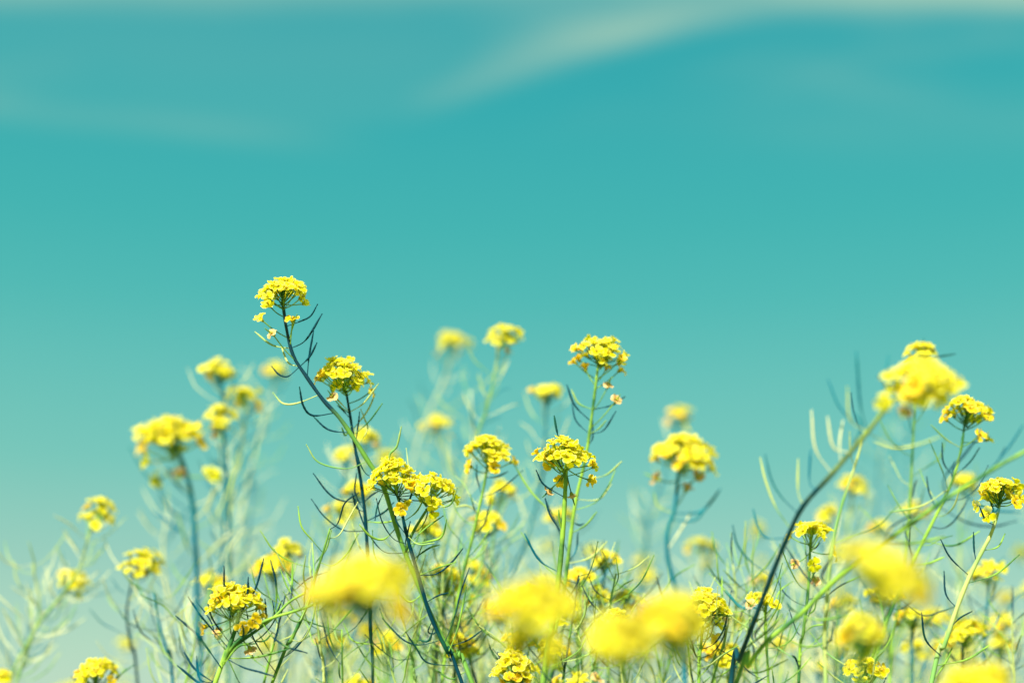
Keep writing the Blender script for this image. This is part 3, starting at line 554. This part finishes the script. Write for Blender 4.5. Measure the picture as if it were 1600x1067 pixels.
# ---- softer stalks at and behind the plane of focus: (label, d, head, path, top, auto)
Q = [
 ('slim stalk at left whose head rises alone above the lower left tangle', 1.3, (157, 794, 52, 32), [(148, 812), (135, 850), (125, 885), (100, 925), (60, 975), (30, 1030), (12, 1067)], 'pale', 14),
 ('fuzzy flat head leaning at far left below the lone rising one', 1.36, (116, 905, 46, 22), [(112, 918), (95, 935), (60, 975), (40, 1010), (10, 1067)], 'blue', 10),
 ('round head on a dark wavy stem at left over the pale tangle', 1.28, (219, 878, 70, 34), [(207, 900), (202, 930), (198, 960), (205, 1010), (215, 1067)], 'dark', 8),
 ('highest of the blurred heads bunched at left', 1.38, (341, 577, 52, 26), [(345, 592), (348, 640), (352, 700), (355, 760), (358, 830), (360, 900), (356, 1067)], 'blue', 15),
 ('arched blurred head right of the highest one in the left bunch', 1.42, (381, 617, 48, 26), [(386, 635), (378, 690), (362, 750), (358, 860), (352, 1067)], 'pale', 12),
 ('blurred head in the middle of the left bunch with orange flecks', 1.36, (341, 652, 50, 36), [(348, 672), (352, 720), (350, 800), (345, 900), (335, 1067)], 'blue', 8),
 ('faint flat head partly behind the pods of the tall curving stem', 1.66, (432, 576, 42, 18), [(430, 590), (420, 630), (400, 700), (380, 790), (360, 900), (350, 1067)], 'cream', 13),
 ('blurred round head on a pale stem between the two sharp groups', 1.72, (708, 531, 46, 24), [(705, 548), (695, 590), (672, 640), (650, 700), (630, 780), (610, 900), (600, 1067)], 'cream', 13),
 ('soft head on a tall thin stalk at top centre', 1.32, (787, 522, 52, 28), [(780, 540), (772, 590), (760, 640), (745, 680), (725, 750), (710, 800), (690, 870), (680, 1067)], 'pale', 16),
 ('soft flat head left of the tall straight green stalk', 1.4, (856, 612, 46, 22), [(854, 628), (852, 680), (848, 740), (835, 800), (820, 850), (800, 900), (780, 1067)], 'blue', 14),
 ('pale fuzzy head floating above the neat head near centre', 1.62, (680, 660, 44, 22), [(684, 675), (700, 740), (708, 790), (712, 900), (715, 1067)], 'cream', 9),
 ('small blurred head above the broad soft one right of centre', 1.62, (1064, 645, 38, 28), [(1060, 662), (1045, 720), (1022, 790), (1008, 850), (1000, 940), (995, 1067)], 'blue', 10),
 ('small fuzzy head right of the dark blue bent stem', 1.55, (1098, 850, 40, 18), [(1096, 862), (1090, 920), (1080, 1000), (1078, 1067)], 'cream', 7),
 ('double-crested soft head at left of centre, upper half', 1.3, (450, 858, 44, 28), [(452, 875), (455, 930), (450, 1000), (445, 1067)], 'blue', 6),
 ('double-crested soft head at left of centre, lower half', 1.27, (424, 882, 56, 28), [(426, 900), (432, 960), (438, 1067)], 'blue', 7),
 ('small soft head just above the sharp spiky stalk at lower left', 1.3, (332, 906, 44, 22), [(332, 920), (328, 970), (322, 1067)], 'pale', 5),
 ('bushy soft head under the neat one near centre', 1.25, (764, 814, 54, 34), [(760, 835), (752, 880), (742, 950), (735, 1067)], 'pale', 9),
 ('small loose head directly under the neat one near centre', 1.3, (784, 764, 38, 26), [(780, 780), (772, 830), (765, 900), (750, 1067)], 'pale', 6),
 ('round soft head behind the paired green stems', 1.45, (877, 803, 42, 20), [(876, 816), (872, 870), (866, 940), (860, 1067)], 'pale', 6),
 ('soft open head just right of the paired green stems', 1.2, (904, 897, 50, 26), [(904, 915), (906, 960), (900, 1067)], 'green', 6),
 ('small crested head on a thin stem right of the paired green stems', 1.22, (946, 869, 48, 20), [(946, 882), (942, 920), (937, 970), (930, 1067)], 'blue', 5),
 ('soft head half hidden over the upper merged blurred blobs, left one', 1.22, (938, 930, 46, 18), [(938, 942), (934, 990), (930, 1067)], 'green', 4),
 ('soft head peeping over the upper merged blurred blobs, right one', 1.25, (978, 934, 46, 22), [(978, 946), (975, 1000), (970, 1067)], 'green', 4),
 ('tiny pale blurred head above the merged blurred blobs', 1.7, (1010, 899, 34, 18), [(1008, 910), (1004, 960), (1000, 1067)], 'cream', 5),
 ('blurred flat head crossed by the pale stem at right', 1.5, (1334, 755, 46, 22), [(1332, 768), (1325, 830), (1315, 900), (1300, 1067)], 'pale', 10),
 ('small blurred head left of the crossed one at right', 1.5, (1293, 801, 36, 20), [(1294, 812), (1296, 870), (1290, 1067)], 'pale', 7),
 ('small soft yellow smudge of a head left of the forked stalk', 1.55, (1428, 794, 38, 18), [(1428, 806), (1424, 860), (1420, 1067)], 'pale', 9),
 ('soft head directly behind the forked stalk near the right edge', 1.45, (1506, 750, 40, 22), [(1504, 765), (1500, 830), (1498, 930), (1495, 1067)], 'pale', 8),
 ('tiny orange-tinged head above the huge bloom at right', 1.6, (1374, 823, 30, 16), [(1373, 835), (1370, 900), (1365, 1067)], 'cream', 8),
 ('soft flat head standing alone near the lower right edge', 1.25, (1545, 888, 46, 20), [(1545, 902), (1542, 960), (1540, 1010), (1540, 1067)], 'blue', 6),
 ('wide soft head crossed by the straight pale green stalk', 1.18, (1509, 984, 66, 28), [(1508, 1000), (1504, 1067)], 'dark', 4),
 ('blurred round head by the right edge, upper of two', 1.4, (1564, 968, 40, 26), [(1564, 985), (1560, 1067)], 'blue', 3),
 ('blurred round head by the right edge, lower of two', 1.4, (1562, 1003, 36, 28), [(1562, 1020), (1560, 1067)], 'blue', 2),
 ('blurred spot of yellow left of the thick slanting stem', 1.5, (1193, 906, 30, 24), [(1193, 920), (1192, 1067)], 'cream', 4),
 ('soft head behind the lower edge of the huge bloom at right', 1.22, (1384, 924, 56, 28), [(1392, 940), (1378, 985), (1366, 1067)], 'green', 5),
 ('soft strip of flowers below and right of the huge bloom', 1.22, (1424, 960, 54, 22), [(1428, 974), (1425, 1067)], 'blue', 3),
 ('little soft head between the huge bloom and the round one', 1.3, (1322, 940, 34, 24), [(1322, 955), (1318, 1067)], 'blue', 4),
 ('small pale head low between the two slanting stems', 1.5, (1220, 1004, 34, 20), [(1220, 1016), (1218, 1067)], 'pale', 4),
 ('tiny head low right of the compact sharp one', 1.5, (1284, 1040, 28, 16), [(1284, 1050), (1283, 1080)], 'cream', 2),
 ('soft low head under the round blurred bloom at right', 1.0, (1352, 1045, 60, 28), [(1352, 1060), (1350, 1090)], 'green', 2),
 ('small bright head behind the full round one, under its stem', 1.4, (571, 679, 40, 20), [(570, 694), (562, 760), (550, 850), (540, 1067)], 'pale', 9),
 ('small soft head left of the crossing of the two sharp stems', 1.45, (541, 711, 36, 18), [(541, 724), (534, 790), (520, 880), (505, 1067)], 'blue', 10),
 ('faded fuzzy head behind the bright clump at centre left', 1.65, (606, 715, 38, 18), [(606, 726), (600, 800), (596, 900), (590, 1067)], 'cream', 9),
 ('soft head left of the dark stem, upper of a stacked pair', 1.32, (560, 765, 50, 20), [(556, 780), (545, 840), (530, 930), (515, 1067)], 'pale', 8),
 ('soft head left of the dark stem, lower of a stacked pair', 1.35, (535, 795, 46, 26), [(532, 812), (520, 870), (505, 960), (490, 1067)], 'blue', 9),
 ('soft ragged head behind the crossing dark stems', 1.25, (664, 826, 50, 36), [(662, 846), (660, 900), (652, 980), (645, 1067)], 'pale', 10),
 ('blurred bright head right of the open orange-flecked one', 1.3, (742, 893, 48, 36), [(742, 912), (735, 960), (728, 1067)], 'blue', 6),
 ('low blurred head under the huge centre-left bloom, left one', 1.35, (520, 1000, 46, 20), [(518, 1012), (512, 1067)], 'pale', 5),
 ('low blurred head under the huge centre-left bloom, right one', 1.3, (606, 1000, 40, 34), [(606, 1020), (604, 1067)], 'green', 5),
 ('faint yellow smudge low left of the big blurred blooms', 1.5, (740, 983, 30, 14), [(740, 993), (738, 1067)], 'blue', 3),
 ('low soft head by the bottom edge under the merged blobs', 1.15, (1118, 1015, 34, 20), [(1118, 1028), (1116, 1067)], 'green', 3),
 ('head cut by the bottom edge between the green stems and blobs', .95, (900, 1070, 44, 18), [(900, 1082), (900, 1110)], 'green', 1),
 ('head just entering at the bottom under the huge centre-left bloom', 1.2, (560, 1068, 44, 16), [(560, 1080), (560, 1110)], 'green', 2),
 ('yellow tip of a head in the bottom left corner', 1.25, (4, 1056, 26, 18), [(4, 1068), (4, 1100)], 'pale', 1),
]
for lb, d, hd, pa, tp_, au in Q:
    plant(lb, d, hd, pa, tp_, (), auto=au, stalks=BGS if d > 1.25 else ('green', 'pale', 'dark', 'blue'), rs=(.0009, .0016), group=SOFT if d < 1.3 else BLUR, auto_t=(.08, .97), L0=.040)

# ---- headless blurred stalks whose pods rise between the others
Hs = [
 ('bare pale stalk full of curved pods left of the bluish stem', 1.5, [(260, 800), (255, 860), (262, 940), (270, 1067)], 'cream', 14),
 ('bare bluish stalk of pods between the two left flower groups', 1.6, [(395, 720), (392, 800), (380, 900), (372, 1067)], 'blue', 14),
 ('thin dark-podded stalk in the far lower left', 1.3, [(50, 880), (62, 950), (45, 1010), (25, 1067)], 'pale', 12),
 ('blurred vertical bluish stem between the blooms at right', 1.9, [(1416, 640), (1420, 740), (1424, 840), (1425, 1067)], 'blue', 12),
 ('second blurred vertical stem right of the pale one at right', 1.75, [(1375, 690), (1370, 780), (1362, 900), (1350, 1067)], 'blue', 12),
 ('blurred pale stem rising beside the thick slanting one', .93, [(1352, 672), (1335, 730), (1312, 800), (1298, 870), (1292, 950), (1290, 1067)], 'pale', 2),
 ('bluish blurred stalk of pods left of the dark bent stem', 1.7, [(1010, 790), (1012, 860), (1000, 950), (992, 1067)], 'blue', 12),
 ('pale podded stalk behind the neat head near centre', 1.45, [(735, 610), (738, 700), (722, 800), (700, 900), (690, 1067)], 'cream', 12),
 ('thin green podded stalk left of the huge centre-left bloom', 1.02, [(516, 825), (505, 862), (494, 896), (480, 945), (455, 1000), (425, 1067)], 'green', 5),
 ('bowed podded stalk under the flowers at left centre', 1.2, [(240, 925), (250, 980), (262, 1020), (270, 1067)], 'blue', 7),
 ('podded stalk with hooked pods in the right centre gap', 1.3, [(1305, 850), (1290, 900), (1268, 960), (1240, 1067)], 'pale', 10),
 ('soft stem of pods rising through the lower middle', 1.25, [(655, 940), (650, 990), (640, 1067)], 'green', 8),
 ('bare branching stalk right of the paired green stems', 1.2, [(960, 905), (955, 950), (950, 1067)], 'green', 7),
 ('pale stalk of thin pods right of the bottom centre', 1.15, [(1145, 880), (1150, 940), (1140, 1067)], 'pale', 8),
]
for lb, d, pa, tp_, au in Hs:
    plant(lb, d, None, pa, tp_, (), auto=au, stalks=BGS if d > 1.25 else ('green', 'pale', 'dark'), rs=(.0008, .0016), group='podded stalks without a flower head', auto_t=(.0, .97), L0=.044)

# ---- thin stalks, mostly pods, that fill the tangle low in the frame (nothing in the photo tells them apart)
rr = random.Random(5); low = []
for i in range(88):
    d = rr.choice((1.08, 1.15, 1.25, 1.35, 1.5, 1.65, 1.8)); x = rr.uniform(60, 1590)
    if x < 300 and rr.random() < .9: x += 480 + 300 * rr.random()
    y = rr.uniform(860, 1010) if d < 1.3 else rr.uniform(840, 1000)
    if i % 4 == 1: y = rr.uniform(935, 1045)
    lean = rr.uniform(-55, 55); hd = None
    if i % 4 == 1:
        hd = (x, y - 10, rr.uniform(34, 50), rr.uniform(16, 26)); lbx = 'small soft yellow head lost in the tangle low in the frame'
    else: lbx = 'thin podded stalk lost in the soft tangle low in the frame'
    pa = [(x, y), (x - lean * .3, y + 60), (x - lean * .7, y + 130), (x - lean, y + 210)]
    tp_ = rr.choice(('pale', 'green', 'mix')) if d < 1.3 else rr.choice(('cream', 'blue', 'pale', 'pale'))
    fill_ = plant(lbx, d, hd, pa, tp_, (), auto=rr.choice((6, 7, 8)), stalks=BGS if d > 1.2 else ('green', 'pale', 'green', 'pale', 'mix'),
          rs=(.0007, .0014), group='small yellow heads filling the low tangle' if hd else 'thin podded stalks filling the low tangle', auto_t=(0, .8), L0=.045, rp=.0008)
    if hd: low.append((x, fill_))
ORD = 'first second third fourth fifth sixth seventh eighth ninth tenth eleventh twelfth thirteenth fourteenth fifteenth sixteenth seventeenth eighteenth nineteenth twentieth twenty-first twenty-second twenty-third twenty-fourth twenty-fifth twenty-sixth'.split()
for (x, r_), w_ in zip(sorted(low, key=lambda q: q[0]), ORD):
    r_['label'] = w_ + ' from the left among the small soft yellow heads low in the tangle'

# ------------------------------------------------------------------ the field behind: whole plants copied
random.seed(77)
PROTO = []
def proto(i):
    h = U(.92, 1.12); root = bpy.data.objects.new('mustard_plant', None); COL.objects.link(root)
    mb = MB(); lean = Vector((U(-.3, .3), U(-.2, .2), 0))
    P = [Vector((0, 0, h)) + lean, Vector((0, 0, h * .8)) + lean * .55, Vector((0, 0, h * .5)) + lean * .2, Vector((0, 0, 0))]
    full = cat(P, 5); mat = ST[random.choice(('blue', 'pale', 'green', 'cream'))]
    tube(mb, full, lambda t: .0009 + .0014 * t, mat, 5)
    obj('stem', mb.mesh('stem'), root)
    add_head(root, Vector((0, 0, 0)), P[0] + Vector((0, 0, .004)), P[0], Vector((0, 0, 1)), U(.028, .042), U(.014, .02), 16, False, ST['green'])
    for b in range(random.choice((3, 3, 4))):
        a, tn = path_at(full, U(.15, .45)); ph = U(0, 6.3); o = Vector((math.cos(ph), math.sin(ph), 0)); ln = U(.1, .24)
        Bp = cat([a, a + o * ln * .4 + Vector((0, 0, ln * .4)), a + o * ln * .6 + Vector((0, 0, ln))], 4)
        m2 = MB(); tube(m2, Bp, lambda t: .0012 - .0005 * t, mat, 5); obj('branch', m2.mesh('branch'), root)
        add_head(root, Vector((0, 0, 0)), Bp[-1] + Vector((0, 0, .003)), Bp[-1], Vector((0, 0, 1)), U(.022, .036), U(.012, .018), 12, False, ST['green'])
        auto_pods(root, Vector((0, 0, 0)), list(reversed(Bp)), 4, .2, .85, BGS, .04, .0009)
    auto_pods(root, Vector((0, 0, 0)), full, 11, .05, .5, BGS, .042, .0009)
    return root
protos = [proto(i) for i in range(7)]
def copy_tree(o, parent=None):
    c = o.copy(); COL.objects.link(c); c.parent = parent
    for ch in list(o.children): copy_tree(ch, c)
    return c
first = [True] * len(protos)
NB = 190
for i in range(NB):
    k = i % len(protos); y = 1.75 + 6.5 * (i / NB) ** 1.15 + U(-.1, .1)
    x = U(-.48, .48) * (y * 1.0 + .3)
    if first[k]: r = protos[k]; first[k] = False
    else: r = copy_tree(protos[k])
    s = U(.86, 1.0) if x > -.16 * y else U(.74, .82)
    r.location = (x, y, 0); r.rotation_euler = (0, 0, U(0, 6.3)); r.scale = (1, 1, s)
    r['label'] = 'faint, completely blurred flowering stalk low in the far tangle behind the others'
    r['category'] = 'flower'; r['group'] = 'faint blurred stalks of the field behind'

# ------------------------------------------------------------------ low growth under and beyond the stalks: nobody could count it
random.seed(99)
mb = MB()
for i in range(16000):
    y = -1.0 + 30 * rnd() ** 1.7; x = U(-1, 1) * (1.5 + .7 * max(0, y)); b = Vector((x, y, 0)); h = U(.05, .34) if y < 3 else U(.15, .62)
    a = U(0, 6.3); sd = Vector((math.cos(a), math.sin(a), 0)); wd = U(.003, .008) * (1 + max(0, y) * .18); ln = Vector((U(-.4, .4), U(-.4, .4), 1)) * h
    bend = Vector((U(-.3, .3), U(-.3, .3), 0)) * h * .5
    mb.add([b - sd * wd * .5, b + sd * wd * .5, b + ln * .55 + sd * wd, b + ln * .55 - sd * wd, b + ln + bend], [(0, 1, 2, 3), (3, 2, 4)], ST['green'] if i % 3 else ST['pale'])
    if y > 4 and i % 2:
        c = b + ln + bend; s_ = U(.012, .03); nx = Vector((U(-1, 1), U(-1, 1), .3)).normalized(); t1 = nx.orthogonal().normalized() * s_; t2 = nx.cross(t1)
        mb.add([c - t1, c - t2, c + t1, c + t2], [(0, 1, 2, 3)], PY)
g = obj('undergrowth', mb.mesh('undergrowth')); g['kind'] = 'stuff'; g['label'] = 'low green and yellow growth of the flower field'; g['category'] = 'undergrowth'
